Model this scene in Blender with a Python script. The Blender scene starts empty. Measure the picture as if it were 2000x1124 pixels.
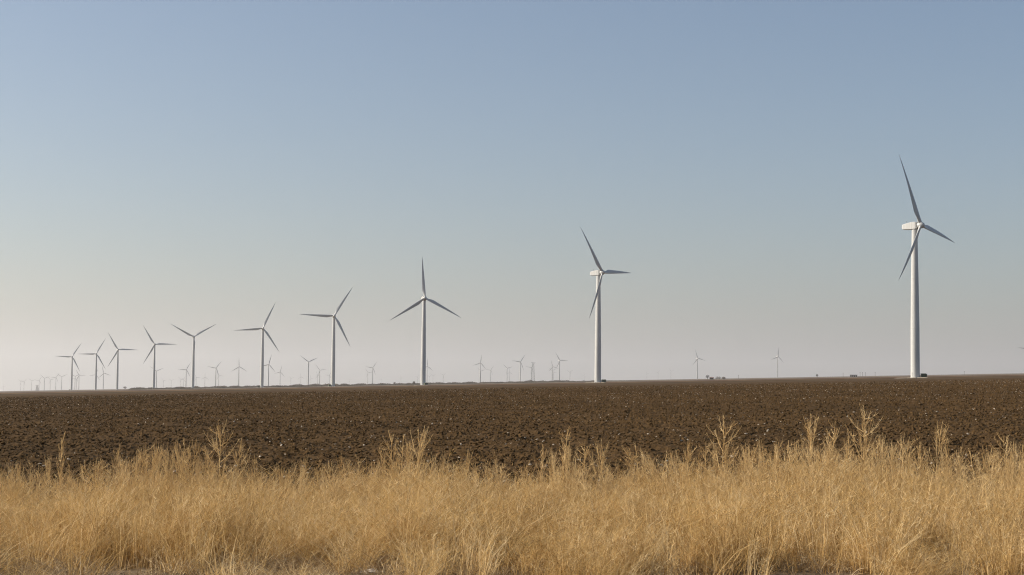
import bpy, bmesh, math, random
import numpy as np
from mathutils import Matrix, Vector

SC = bpy.context.scene
COL = SC.collection
R = math.radians
rng = np.random.RandomState(7)
random.seed(7)

# ------------------------------------------------------------------ camera
EYE = 1.5
PITCH, ROLL = R(3.303), R(0.55)
SLOPE = 0.0271                      # the plain climbs gently towards the east (+x)
cam_d = bpy.data.cameras.new('camera'); cam = bpy.data.objects.new('camera', cam_d); COL.objects.link(cam)
cam_d.sensor_width = 36.0; cam_d.lens = 57.6; cam_d.clip_start = 0.1; cam_d.clip_end = 120000
fw = Vector((0, math.cos(PITCH), math.sin(PITCH))); up0 = Vector((0, -math.sin(PITCH), math.cos(PITCH))); rt0 = Vector((1, 0, 0))
rt = rt0 * math.cos(ROLL) + up0 * math.sin(ROLL); up = up0 * math.cos(ROLL) - rt0 * math.sin(ROLL)
cam.matrix_world = Matrix(((rt.x, up.x, -fw.x, 0), (rt.y, up.y, -fw.y, 0), (rt.z, up.z, -fw.z, EYE), (0, 0, 0, 1)))
SC.camera = cam

# ------------------------------------------------------------------ light
SUN_AZ, SUN_EL = -85.0, 29.0        # degrees; azimuth from +Y towards +X
world = bpy.data.worlds.new('World'); SC.world = world; world.use_nodes = True
wn = world.node_tree.nodes; wl = world.node_tree.links
bg = wn['Background']
sky = wn.new('ShaderNodeTexSky'); sky.sky_type = 'NISHITA'; sky.sun_disc = False
sky.sun_elevation = R(SUN_EL); sky.sun_rotation = R(SUN_AZ)
sky.air_density = 1.0; sky.dust_density = 2.0; sky.ozone_density = 2.5; sky.altitude = 300
wl.new(sky.outputs['Color'], bg.inputs['Color']); bg.inputs['Strength'].default_value = 0.088
sun_d = bpy.data.lights.new('sun', 'SUN'); sun_d.energy = 4.8; sun_d.angle = R(0.6); sun_d.color = (1.0, 0.92, 0.80)
sun = bpy.data.objects.new('sun', sun_d); COL.objects.link(sun)
sdir = Vector((math.sin(R(SUN_AZ)) * math.cos(R(SUN_EL)), math.cos(R(SUN_AZ)) * math.cos(R(SUN_EL)), math.sin(R(SUN_EL))))
sun.rotation_euler = sdir.to_track_quat('Z', 'Y').to_euler(); sun.location = (-60, 10, 60)
SC.view_settings.view_transform = 'Standard'; SC.view_settings.look = 'None'
SC.view_settings.exposure = 0.35; SC.view_settings.gamma = 1.0; SC.view_settings.use_curve_mapping = False
SC.cycles.use_denoising = True; SC.cycles.denoising_prefilter = 'NONE'; SC.cycles.denoising_input_passes = 'RGB_ALBEDO_NORMAL'; SC.cycles.filter_width = 1.1
SC.cycles.max_bounces = 6; SC.cycles.diffuse_bounces = 2; SC.cycles.transparent_max_bounces = 8; SC.cycles.volume_bounces = 2

# ------------------------------------------------------------------ helpers
def gz(x, y=0): return SLOPE * x

def mesh_obj(name, v, f, mat=None, parent=None, smooth=False):
    me = bpy.data.meshes.new(name); me.from_pydata([tuple(map(float, p)) for p in v], [], f); me.update()
    if smooth: me.polygons.foreach_set('use_smooth', [True] * len(me.polygons))
    if mat: me.materials.append(mat)
    o = bpy.data.objects.new(name, me); COL.objects.link(o)
    if parent: o.parent = parent
    return o

def fast_mesh(name, v, quads, mat, smooth=False, n=4):
    v = np.asarray(v, dtype=np.float32); quads = np.asarray(quads, dtype=np.int32)
    me = bpy.data.meshes.new(name); me.vertices.add(len(v)); me.vertices.foreach_set('co', v.ravel())
    me.loops.add(quads.size); me.loops.foreach_set('vertex_index', quads.ravel())
    me.polygons.add(len(quads)); me.polygons.foreach_set('loop_start', np.arange(0, quads.size, n, dtype=np.int32))
    me.polygons.foreach_set('use_smooth', np.full(len(quads), smooth)); me.update(calc_edges=True)
    if mat: me.materials.append(mat)
    return me

def link_mesh(name, me, parent=None):
    o = bpy.data.objects.new(name, me); COL.objects.link(o)
    if parent: o.parent = parent
    return o

def empty(name, loc=(0, 0, 0), rz=0):
    o = bpy.data.objects.new(name, None); COL.objects.link(o); o.location = loc; o.rotation_euler = (0, 0, rz)
    o.empty_display_size = .5
    return o

def tag(o, label=None, cat=None, group=None, kind=None):
    if label: o['label'] = label
    if cat: o['category'] = cat
    if group: o['group'] = group
    if kind: o['kind'] = kind
    return o

def copy_tree(o, parent=None):
    c = o.copy(); COL.objects.link(c)
    if parent: c.parent = parent
    for ch in o.children: copy_tree(ch, c)
    return c

class MB:
    def __init__(s): s.v = []; s.f = []
    def add(s, v, f):
        n = len(s.v); s.v += [tuple(p) for p in v]; s.f += [tuple(i + n for i in q) for q in f]
    def box(s, x0, x1, y0, y1, z0, z1):
        s.add([(x, y, z) for z in (z0, z1) for x, y in ((x0, y0), (x1, y0), (x1, y1), (x0, y1))],
              [(3, 2, 1, 0), (4, 5, 6, 7), (0, 1, 5, 4), (1, 2, 6, 5), (2, 3, 7, 6), (3, 0, 4, 7)])
    def tube(s, pts, rad, n=6, cap=True):
        pts = [Vector(p) for p in pts]; rings = []
        for i, p in enumerate(pts):
            d = (pts[min(i + 1, len(pts) - 1)] - pts[max(i - 1, 0)]).normalized()
            a = Vector((0, 0, 1)) if abs(d.z) < .9 else Vector((0, 1, 0))
            u = d.cross(a).normalized(); w = d.cross(u); r = rad[i] if hasattr(rad, '__len__') else rad
            rings.append([p + (u * math.cos(t) + w * math.sin(t)) * r for t in [2 * math.pi * k / n for k in range(n)]])
        v = [q for g in rings for q in g]; f = []
        for i in range(len(pts) - 1):
            for k in range(n):
                a, b = i * n + k, i * n + (k + 1) % n; f.append((a, b, b + n, a + n))
        if cap: f.append(tuple(range(n))[::-1]); f.append(tuple(range(len(v) - n, len(v))))
        s.add(v, f)
    def lathe(s, prof, n=24, axis='z', origin=(0, 0, 0)):
        v = []; f = []
        for r, h in prof:
            for k in range(n):
                t = 2 * math.pi * k / n
                p = (r * math.cos(t), r * math.sin(t), h) if axis == 'z' else (r * math.cos(t), -h, r * math.sin(t))
                v.append((p[0] + origin[0], p[1] + origin[1], p[2] + origin[2]))
        for i in range(len(prof) - 1):
            for k in range(n):
                a, b = i * n + k, i * n + (k + 1) % n; f.append((a, b, b + n, a + n))
        f.append(tuple(range(n))[::-1]); f.append(tuple(range(len(v) - n, len(v))))
        s.add(v, f)
    def build(s, name, mat, parent=None, smooth=False):
        return mesh_obj(name, s.v, s.f, mat, parent, smooth)

def smooth_by_angle(o, deg=40):
    me = o.data; me.polygons.foreach_set('use_smooth', [True] * len(me.polygons))
    bm = bmesh.new(); bm.from_mesh(me); bmesh.ops.recalc_face_normals(bm, faces=bm.faces)
    for e in bm.edges:
        if len(e.link_faces) == 2 and e.calc_face_angle(0) > R(deg): e.smooth = False
    bm.to_mesh(me); bm.free()

def hash2(ix, iy, seed):
    h = (ix.astype(np.int64) * 374761393 + iy.astype(np.int64) * 668265263 + seed * 2147483647) & 0xffffffff
    h = ((h ^ (h >> 13)) * 1274126177) & 0xffffffff
    h = h ^ (h >> 16)
    return (h & 0xffffff) / float(0xffffff)

def vnoise(x, y, seed=0):
    ix = np.floor(x); iy = np.floor(y); fx = x - ix; fy = y - iy
    fx = fx * fx * (3 - 2 * fx); fy = fy * fy * (3 - 2 * fy)
    a = hash2(ix, iy, seed); b = hash2(ix + 1, iy, seed); c = hash2(ix, iy + 1, seed); d = hash2(ix + 1, iy + 1, seed)
    return (a * (1 - fx) + b * fx) * (1 - fy) + (c * (1 - fx) + d * fx) * fy

# ------------------------------------------------------------------ materials
def new_mat(name, rough=.8, spec=.3):
    m = bpy.data.materials.new(name); m.use_nodes = True; b = m.node_tree.nodes['Principled BSDF']
    b.inputs['Roughness'].default_value = rough; b.inputs['Specular IOR Level'].default_value = spec
    return m, m.node_tree, b

def N(t, typ, **kw):
    n = t.nodes.new(typ)
    for k, v in kw.items():
        if k in n.inputs.keys(): n.inputs[k].default_value = v
        else: setattr(n, k, v)
    return n

def ramp(t, stops):
    n = t.nodes.new('ShaderNodeValToRGB'); e = n.color_ramp.elements
    while len(e) < len(stops): e.new(.5)
    for i, (p, c) in enumerate(stops): e[i].position = p; e[i].color = (*c, 1) if len(c) == 3 else c
    return n

def mat_noise(name, c1, c2, scale, rough=.85, spec=.2, bump=0, detail=4, obj_rand=0.0):
    m, t, b = new_mat(name, rough, spec)
    tc = N(t, 'ShaderNodeTexCoord'); n = N(t, 'ShaderNodeTexNoise', Scale=scale, Detail=detail)
    t.links.new(tc.outputs['Object'], n.inputs['Vector'])
    r = ramp(t, [(.3, c1), (.7, c2)]); t.links.new(n.outputs['Fac'], r.inputs['Fac'])
    out = r.outputs['Color']
    if obj_rand:
        oi = N(t, 'ShaderNodeObjectInfo'); mr = N(t, 'ShaderNodeMapRange')
        mr.inputs['To Min'].default_value = 1 - obj_rand; mr.inputs['To Max'].default_value = 1 + obj_rand
        t.links.new(oi.outputs['Random'], mr.inputs['Value'])
        mx = N(t, 'ShaderNodeVectorMath', operation='SCALE'); t.links.new(out, mx.inputs[0]); t.links.new(mr.outputs['Result'], mx.inputs['Scale'])
        out = mx.outputs['Vector']
    t.links.new(out, b.inputs['Base Color'])
    if bump:
        bp = N(t, 'ShaderNodeBump', Strength=.6, Distance=bump); t.links.new(n.outputs['Fac'], bp.inputs['Height']); t.links.new(bp.outputs['Normal'], b.inputs['Normal'])
    return m

# white turbine paint: faint streaks running down and a little dirt
def paint():
    m, t, b = new_mat('white turbine paint', .38, .5)
    tc = N(t, 'ShaderNodeTexCoord'); mp = N(t, 'ShaderNodeMapping'); mp.inputs['Scale'].default_value = (1.4, 1.4, .05)
    n = N(t, 'ShaderNodeTexNoise', Scale=1.0, Detail=6); t.links.new(tc.outputs['Object'], mp.inputs['Vector']); t.links.new(mp.outputs['Vector'], n.inputs['Vector'])
    r = ramp(t, [(.3, (.46, .45, .42)), (.6, (.56, .555, .53))]); t.links.new(n.outputs['Fac'], r.inputs['Fac']); t.links.new(r.outputs['Color'], b.inputs['Base Color'])
    return m
M_white = paint()
M_dark = mat_noise('grey nacelle seal', (.07, .07, .07), (.11, .11, .11), 2)
M_green = mat_noise('green painted steel', (.07, .08, .045), (.11, .12, .07), 3, .5, .4)
M_conc = mat_noise('pale caliche gravel', (.26, .21, .15), (.36, .30, .22), .6)
M_steel = mat_noise('galvanised steel', (.22, .22, .22), (.32, .32, .31), .5, .5, .5)
M_wood = mat_noise('weathered pole wood', (.09, .07, .05), (.14, .11, .08), 1)
M_barn = mat_noise('grey barn metal', (.14, .13, .11), (.2, .18, .16), .4)
M_shedw = mat_noise('white shed metal', (.6, .58, .54), (.7, .68, .64), .3)
M_roof = mat_noise('rusty roof metal', (.16, .10, .08), (.24, .16, .13), .5)
M_bay_shade = mat_noise('painted shade of shed openings', (.015, .013, .012), (.03, .026, .024), 1)  # near-black colour standing in for the shade inside open bays
M_scrub = mat_noise('leafless grey scrub', (.18, .155, .125), (.27, .235, .19), .08)
M_twig = mat_noise('bare twigs', (.09, .075, .06), (.13, .11, .09), 1)
M_stone = mat_noise('pale lime stone', (.30, .24, .17), (.58, .49, .38), 5, .9, .2, obj_rand=.3)

# soil: brown loam, colour only (relief is in the mesh, fine relief in the bump)
def soil(name, verge=False, clod=False):
    m, t, b = new_mat(name, .95, .05)
    g = N(t, 'ShaderNodeNewGeometry'); L = t.links
    fine = N(t, 'ShaderNodeTexNoise', Scale=9.0, Detail=7, Roughness=.65); L.new(g.outputs['Position'], fine.inputs['Vector'])
    big = N(t, 'ShaderNodeTexNoise', Scale=.05, Detail=5, Roughness=.6)
    mp = N(t, 'ShaderNodeMapping'); mp.inputs['Scale'].default_value = (1, 1, 1)
    L.new(g.outputs['Position'], big.inputs['Vector'])
    r1 = ramp(t, [(.3, (.060, .035, .0145)), (.55, (.094, .056, .024)), (.8, (.14, .087, .040))])
    if verge: r1 = ramp(t, [(.3, (.12, .085, .05)), (.5, (.22, .16, .095)), (.75, (.36, .28, .18))])
    L.new(fine.outputs['Fac'], r1.inputs['Fac'])
    r2 = ramp(t, [(.35, (.86, .86, .86)), (.65, (1.14, 1.12, 1.08))]); L.new(big.outputs['Fac'], r2.inputs['Fac'])
    mx = N(t, 'ShaderNodeMix', data_type='RGBA', blend_type='MULTIPLY'); mx.inputs['Factor'].default_value = 1
    L.new(r1.outputs['Color'], mx.inputs['A']); L.new(r2.outputs['Color'], mx.inputs['B'])
    out = mx.outputs['Result']
    if clod:
        oi = N(t, 'ShaderNodeObjectInfo'); mr = N(t, 'ShaderNodeMapRange'); mr.inputs['To Min'].default_value = .75; mr.inputs['To Max'].default_value = 1.4
        L.new(oi.outputs['Random'], mr.inputs['Value']); s = N(t, 'ShaderNodeVectorMath', operation='SCALE')
        L.new(out, s.inputs[0]); L.new(mr.outputs['Result'], s.inputs['Scale']); out = s.outputs['Vector']
    L.new(out, b.inputs['Base Color'])
    bp = N(t, 'ShaderNodeBump', Strength=.8, Distance=.03); L.new(fine.outputs['Fac'], bp.inputs['Height']); L.new(bp.outputs['Normal'], b.inputs['Normal'])
    return m
M_soil = soil('ploughed loam'); M_verge = soil('straw littered earth', verge=True); M_clod = soil('loose clod loam', clod=True)

# the plain: soil, a dry stubble strip, a redder field, then dry range, in bands by distance
def plain():
    m, t, b = new_mat('open plain', .95, .05); L = t.links
    g = N(t, 'ShaderNodeNewGeometry'); sx = N(t, 'ShaderNodeSeparateXYZ'); L.new(g.outputs['Position'], sx.inputs['Vector'])
    wob = N(t, 'ShaderNodeTexNoise', Scale=.004, Detail=4); L.new(g.outputs['Position'], wob.inputs['Vector'])
    ma = N(t, 'ShaderNodeMath', operation='MULTIPLY_ADD'); L.new(wob.outputs['Fac'], ma.inputs[0]); ma.inputs[1].default_value = 220; L.new(sx.outputs['Y'], ma.inputs[2])
    # on the left (west) the bands come nearer
    mb = N(t, 'ShaderNodeMath', operation='MULTIPLY_ADD'); L.new(sx.outputs['X'], mb.inputs[0]); mb.inputs[1].default_value = -.18; L.new(ma.outputs[0], mb.inputs[2])
    mr = N(t, 'ShaderNodeMapRange'); mr.inputs['From Min'].default_value = 0; mr.inputs['From Max'].default_value = 4000
    L.new(mb.outputs[0], mr.inputs['Value'])
    def p(y): return (y + 110) / 4000
    so = (.072, .045, .022); tan = (.24, .17, .09); red = (.105, .052, .026); dk = (.085, .057, .038); lt = (.096, .064, .036); gry = (.17, .135, .10); stub = (.21, .165, .115)  # soil tone here is darkened in place of the shadows clods would cast
    r = ramp(t, [(0, so), (p(540), so), (p(600), lt), (p(690), lt), (p(740), so), (p(1010), so), (p(1030), tan), (p(1085), tan), (p(1100), red), (p(1600), dk), (p(1650), gry), (p(2100), stub), (p(2900), gry)])
    L.new(mr.outputs['Result'], r.inputs['Fac'])
    f2 = N(t, 'ShaderNodeTexNoise', Scale=.02, Detail=8, Roughness=.7); L.new(g.outputs['Position'], f2.inputs['Vector'])
    r2 = ramp(t, [(.3, (.75, .75, .75)), (.7, (1.25, 1.22, 1.18))]); L.new(f2.outputs['Fac'], r2.inputs['Fac'])
    mx = N(t, 'ShaderNodeMix', data_type='RGBA', blend_type='MULTIPLY'); mx.inputs['Factor'].default_value = 1
    L.new(r.outputs['Color'], mx.inputs['A']); L.new(r2.outputs['Color'], mx.inputs['B']); L.new(mx.outputs['Result'], b.inputs['Base Color'])
    return m
M_plain = plain()

# dry grass: straw with colour that varies from stem to stem (attribute) and clump to clump
def straw(name, c1, c2, c3, trans=.35):
    m = bpy.data.materials.new(name); m.use_nodes = True; t = m.node_tree; t.nodes.clear(); L = t.links
    o = N(t, 'ShaderNodeOutputMaterial'); d = N(t, 'ShaderNodeBsdfDiffuse'); tr = N(t, 'ShaderNodeBsdfTranslucent'); mx = N(t, 'ShaderNodeMixShader'); mx.inputs[0].default_value = trans
    at = N(t, 'ShaderNodeAttribute', attribute_name='tint'); oi = N(t, 'ShaderNodeObjectInfo')
    ad = N(t, 'ShaderNodeMath', operation='MULTIPLY_ADD'); L.new(oi.outputs['Random'], ad.inputs[0]); ad.inputs[1].default_value = .4; 
    a2 = N(t, 'ShaderNodeMath', operation='MULTIPLY'); L.new(at.outputs['Fac'], a2.inputs[0]); a2.inputs[1].default_value = .6; L.new(a2.outputs[0], ad.inputs[2])
    r = ramp(t, [(.1, c1), (.5, c2), (.9, c3)]); L.new(ad.outputs[0], r.inputs['Fac'])
    L.new(r.outputs['Color'], d.inputs['Color']); L.new(r.outputs['Color'], tr.inputs['Color'])
    L.new(d.outputs[0], mx.inputs[1]); L.new(tr.outputs[0], mx.inputs[2]); L.new(mx.outputs[0], o.inputs['Surface'])
    return m
M_straw = straw('golden dry grass', (.32, .185, .06), (.68, .455, .185), (.92, .73, .43))
M_weed = straw('dry weed stalks', (.44, .28, .12), (.66, .46, .22), (.80, .61, .34), .15)
M_litter = straw('dead leaf litter', (.26, .17, .08), (.42, .29, .15), (.62, .48, .30), .2)

# ------------------------------------------------------------------ ground sheets
def relief(x, y):
    r = .05 * (vnoise(x / 1.6, y / 1.6, 1) - .5) * 2
    r += .045 * (vnoise(x / .55, y / .3, 2) - .5) * 2
    n = vnoise(x / .19, y / .19, 3); r += .048 * np.clip(n - .42, 0, 1)
    n = vnoise(x / .085, y / .085, 4); r += .05 * n
    rows = np.sin(y * 2 * math.pi / 1.02 + 1.5 * vnoise(x / 8, y / 3, 8)); r += .012 * rows
    return r

def polar(name, r0, r1, step, az0, az1, ncol, hf, mat):
    nr = int(math.log(r1 / r0) / step) + 1
    rr = r0 * np.exp(np.linspace(0, math.log(r1 / r0), nr)); aa = np.linspace(R(az0), R(az1), ncol)
    RR, AA = np.meshgrid(rr, aa, indexing='ij'); X = RR * np.sin(AA); Y = RR * np.cos(AA)
    X = X + (rng.rand(*X.shape) - .5) * RR * .0006; 
    Z = SLOPE * X + hf(X, Y)
    v = np.stack([X.ravel(), Y.ravel(), Z.ravel()], 1)
    i = np.arange(nr - 1)[:, None] * ncol + np.arange(ncol - 1)[None, :]
    q = np.stack([i, i + 1, i + ncol + 1, i + ncol], -1).reshape(-1, 4)
    return link_mesh(name, fast_mesh(name, v, q, mat, smooth=False))

def field_h(x, y):
    r = np.hypot(x, y); edge = np.clip((r - 17.6) / 2.0, 0, 1)
    return relief(x, y) * edge * (1.0 - .35 * np.clip((r - 60) / 200, 0, 1)) - .03 * (1 - edge)
fld = polar('ploughed_field', 17.6, 560, .0031, -25, 25, 600, field_h, M_soil)
tag(fld, kind='structure')
def verge_h(x, y): return .05 * (vnoise(x / .7, y / .7, 11) - .5) + .03 * vnoise(x / .12, y / .12, 12) + .012
vg = polar('grass_verge', 4.0, 19.5, .006, -62, 62, 500, verge_h, M_verge); tag(vg, kind='structure')
gm = []
xs = [-24000, -12000, -4000, -1200, -400, 0, 400, 1200, 4000, 12000, 24000]; ys = [-3000, -500, 0, 400, 1200, 4000, 12000, 74000]
for y in ys:
    for x in xs: gm.append((x, y, SLOPE * x - .16))
q = [(j * 11 + i, j * 11 + i + 1, (j + 1) * 11 + i + 1, (j + 1) * 11 + i) for j in range(len(ys) - 1) for i in range(10)]
tag(mesh_obj('ground', gm, q, M_plain), kind='structure')

# ------------------------------------------------------------------ scatter through geometry nodes (stuff only)
def scatter(name, protos, pts, rot, scl, idx, label, cat):
    coll = bpy.data.collections.new(name + ' pieces')
    for p in protos: coll.objects.link(p)
    n = len(pts); me = bpy.data.meshes.new(name); me.vertices.add(n); me.vertices.foreach_set('co', np.asarray(pts, np.float32).ravel())
    a = me.attributes.new('srot', 'FLOAT_VECTOR', 'POINT'); a.data.foreach_set('vector', np.asarray(rot, np.float32).ravel())
    a = me.attributes.new('sscl', 'FLOAT_VECTOR', 'POINT'); a.data.foreach_set('vector', np.asarray(scl, np.float32).ravel())
    a = me.attributes.new('sidx', 'INT', 'POINT'); a.data.foreach_set('value', np.asarray(idx, np.int32).ravel())
    o = bpy.data.objects.new(name, me); COL.objects.link(o)
    ng = bpy.data.node_groups.new(name, 'GeometryNodeTree')
    ng.interface.new_socket('Geometry', in_out='INPUT', socket_type='NodeSocketGeometry'); ng.interface.new_socket('Geometry', in_out='OUTPUT', socket_type='NodeSocketGeometry')
    gi = ng.nodes.new('NodeGroupInput'); go = ng.nodes.new('NodeGroupOutput'); ip = ng.nodes.new('GeometryNodeInstanceOnPoints'); ci = ng.nodes.new('GeometryNodeCollectionInfo')
    ci.inputs['Collection'].default_value = coll; ci.inputs['Separate Children'].default_value = True; ci.inputs['Reset Children'].default_value = True
    def attr(nm, ty):
        a = ng.nodes.new('GeometryNodeInputNamedAttribute'); a.data_type = ty; a.inputs['Name'].default_value = nm; return a.outputs['Attribute']
    ip.inputs['Pick Instance'].default_value = True
    er = ng.nodes.new('FunctionNodeEulerToRotation')
    ng.links.new(attr('srot', 'FLOAT_VECTOR'), er.inputs[0]); ng.links.new(er.outputs[0], ip.inputs['Rotation'])
    ng.links.new(attr('sscl', 'FLOAT_VECTOR'), ip.inputs['Scale']); ng.links.new(attr('sidx', 'INT'), ip.inputs['Instance Index'])
    ng.links.new(gi.outputs[0], ip.inputs['Points']); ng.links.new(ci.outputs[0], ip.inputs['Instance']); ng.links.new(ip.outputs[0], go.inputs[0])
    md = o.modifiers.new('scatter', 'NODES'); md.node_group = ng
    return tag(o, label, cat, kind='stuff')

def rock_proto(name, mat, seed, flat=.7, sub=1):
    bm = bmesh.new(); bmesh.ops.create_icosphere(bm, subdivisions=sub, radius=1); rr = random.Random(seed)
    for v in bm.verts:
        k = rr.uniform(.65, 1.25); v.co = Vector((v.co.x * k, v.co.y * k, v.co.z * k * flat))
    me = bpy.data.meshes.new(name); bm.to_mesh(me); bm.free(); me.materials.append(mat)
    return bpy.data.objects.new(name, me)

def wedge_pts(n, r0, r1, az, power):
    # radii weighted to the near side
    u = rng.rand(n); r = (r0 ** power + u * (r1 ** power - r0 ** power)) ** (1 / power)
    a = R(az) * (2 * rng.rand(n) - 1); return r * np.sin(a), r * np.cos(a), r

# clods
n = 320000
x, y, r = wedge_pts(n, 19.0, 420, 24, .62)
ok = (vnoise(x / .8, y / .5, 21) > .30) & (rng.rand(n) < np.clip((420 - r) / 330, 0, 1)); x, y, r = x[ok], y[ok], r[ok]; n = len(x)
s = .010 + .025 * rng.rand(n) ** 2.8 + .00022 * r; s[rng.rand(n) < .012] *= 1.7
z = SLOPE * x + field_h(x, y) + s * .25
scatter('soil_clods', [rock_proto('clod', M_clod, k, .72) for k in range(7)], np.stack([x, y, z], 1), rng.rand(n, 3) * [.8, .8, 6.28],
        np.stack([s * (1 + .7 * rng.rand(n)), s * (1 + .4 * rng.rand(n)), s], 1), rng.randint(0, 7, n), 'loose brown soil clods strewn over the ploughed field', 'soil clods')
# pale stones
n = 26000
x, y, r = wedge_pts(n, 20, 380, 24, 1.2)
ok = vnoise(x / 14, y / 5, 31) > .38; x, y, r = x[ok], y[ok], r[ok]; n = len(x)
s = (.008 + .022 * rng.rand(n) ** 3.4) * (1 + .004 * r); z = SLOPE * x + field_h(x, y) + s * .55 + .012
scatter('pale_stones', [rock_proto('stone', M_stone, 40 + k, .55) for k in range(5)], np.stack([x, y, z], 1), rng.rand(n, 3) * [.6, .6, 6.28],
        np.stack([s * (1 + rng.rand(n)), s, s], 1), rng.randint(0, 5, n), 'pale stones scattered among the dark clods of the ploughed field', 'stones')

# ------------------------------------------------------------------ wind turbines
HUB_Z, OVER = 80.0, 3.6
def tower_mesh(n, rings):
    mb = MB(); prof = []
    secs = [(0, 2.35), (26, 2.28), (52, 1.93), (77.9, 1.45)]
    def rad(h):
        for (h0, a), (h1, b) in zip(secs, secs[1:]):
            if h <= h1: return a + (b - a) * (h - h0) / (h1 - h0)
        return secs[-1][1]
    prof = [(2.5, 0), (2.5, .35), (2.35, .36)]
    for h in np.linspace(2, 77.9, rings):
        prof.append((rad(h), h))
    o = mb.lathe(prof, n); 
    if rings > 8:
        for h in (26, 52): mb.lathe([(rad(h) + .045, h - .12), (rad(h) + .045, h + .12)], n)
    me = bpy.data.meshes.new('tower'); me.from_pydata(mb.v, [], mb.f); me.materials.append(M_white); me.update()
    bm = bmesh.new(); bm.from_mesh(me); bmesh.ops.recalc_face_normals(bm, faces=bm.faces)
    for f in bm.faces: f.smooth = True
    for e in bm.edges:
        if len(e.link_faces) == 2 and e.calc_face_angle(0) > R(40): e.smooth = False
    bm.to_mesh(me); bm.free(); return me

def to_mesh(name, mb, mat, deg=40):
    o = mb.build(name, mat); smooth_by_angle(o, deg); me = o.data; bpy.data.objects.remove(o); return me

def nacelle_mesh():
    # local: rotor towards -Y, tower axis at origin; z relative to the hub centre
    secs = [(-1.9, 1.45, -1.55, 1.75), (-1.2, 1.75, -1.85, 1.95), (.6, 1.8, -1.95, 1.98), (2.2, 1.75, -1.9, 1.72), (6.2, 1.55, -1.75, 1.0), (6.75, 1.25, -1.35, .65)]
    v = []; n = 16; f = []
    for y, w, z0, z1 in secs:
        c = .2
        pts = [(-w + c, z0), (w - c, z0), (w - .1, z0 + .1), (w, z0 + c), (w, (z0 + z1) / 2), (w, z1 - c), (w - .1, z1 - .1), (w - c, z1), (0, z1 + .04), (-w + c, z1), (-w + .1, z1 - .1), (-w, z1 - c), (-w, (z0 + z1) / 2), (-w, z0 + c), (-w + .1, z0 + .1), (-w + c * .9, z0)]
        v += [(x, y, z) for x, z in pts]
    for i in range(len(secs) - 1):
        for k in range(n): a, b = i * n + k, i * n + (k + 1) % n; f.append((a, b, b + n, a + n))
    f.append(tuple(range(n))[::-1]); f.append(tuple(range(len(v) - n, len(v))))
    mb = MB(); mb.add(v, f); return to_mesh('nacelle', mb, M_white, 18)

def hub_mesh():
    mb = MB(); mb.lathe([(1.25, -1.45), (1.6, -1.3), (1.72, -.3), (1.68, .5), (1.35, 1.35), (.8, 1.95), (.15, 2.2)], 20, axis='y')
    return to_mesh('hub', mb, M_white, 50)

def blade_mesh(nsec, npt):
    # span +Z, leading edge +X, wind side -Y, root at z = 1.0, tip at z = 39.5
    v = []; f = []; Rr = 39.5
    for i in range(nsec):
        t = i / (nsec - 1); t = t ** 1.15; z = 1.0 + t * (Rr - 1.0); s = z / Rr
        if s < .06: ch = 1.9
        elif s < .22:
            k = (s - .06) / .16; k = k * k * (3 - 2 * k); ch = 1.9 + (3.15 - 1.9) * k
        else: ch = 3.15 * (1 - (s - .22) / .78) ** .82 * .86 + 3.15 * .14 * (1 - .75 * (s - .22) / .78)
        rnd = max(0, 1 - max(0, s - .04) / .15)          # 1 = round root
        th = (1.9 * rnd + (1 - rnd) * ch * (.30 - .17 * s))
        tw = R(16 * max(0, 1 - s * 1.5) + 2) * (1 - rnd * .3)
        ax = .5 * rnd + .30 * (1 - rnd)
        bend = 1.6 * s * s
        for k in range(npt):
            a = 2 * math.pi * k / npt
            c = .5 + .5 * math.cos(a)                     # 1 = leading edge
            yr = math.sin(a) * .5
            ya = math.copysign(1, math.sin(a)) * (abs(math.sin(a)) ** .9) * .5 * (c ** .35 if c > 0 else 0) * 1.1
            yy = (yr * rnd + ya * (1 - rnd)) * th
            xx = (c - 1 + ax) * ch
            x2 = xx * math.cos(tw) - yy * math.sin(tw); y2 = -xx * math.sin(tw) * 1 + yy * math.cos(tw)
            v.append((x2, y2 + bend, z))
    for i in range(nsec - 1):
        for k in range(npt): a, b = i * npt + k, i * npt + (k + 1) % npt; f.append((a, b, b + npt, a + npt))
    f.append(tuple(range(npt))[::-1]); f.append(tuple(range(len(v) - npt, len(v))))
    mb = MB(); mb.add(v, f); return to_mesh('blade', mb, M_white, 60)

me_hi = dict(tower=tower_mesh(48, 40), nacelle=nacelle_mesh(), hub=hub_mesh(), blade=blade_mesh(26, 16))
me_lo = dict(tower=tower_mesh(10, 4), nacelle=me_hi['nacelle'], hub=me_hi['hub'], blade=blade_mesh(9, 6))

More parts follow.
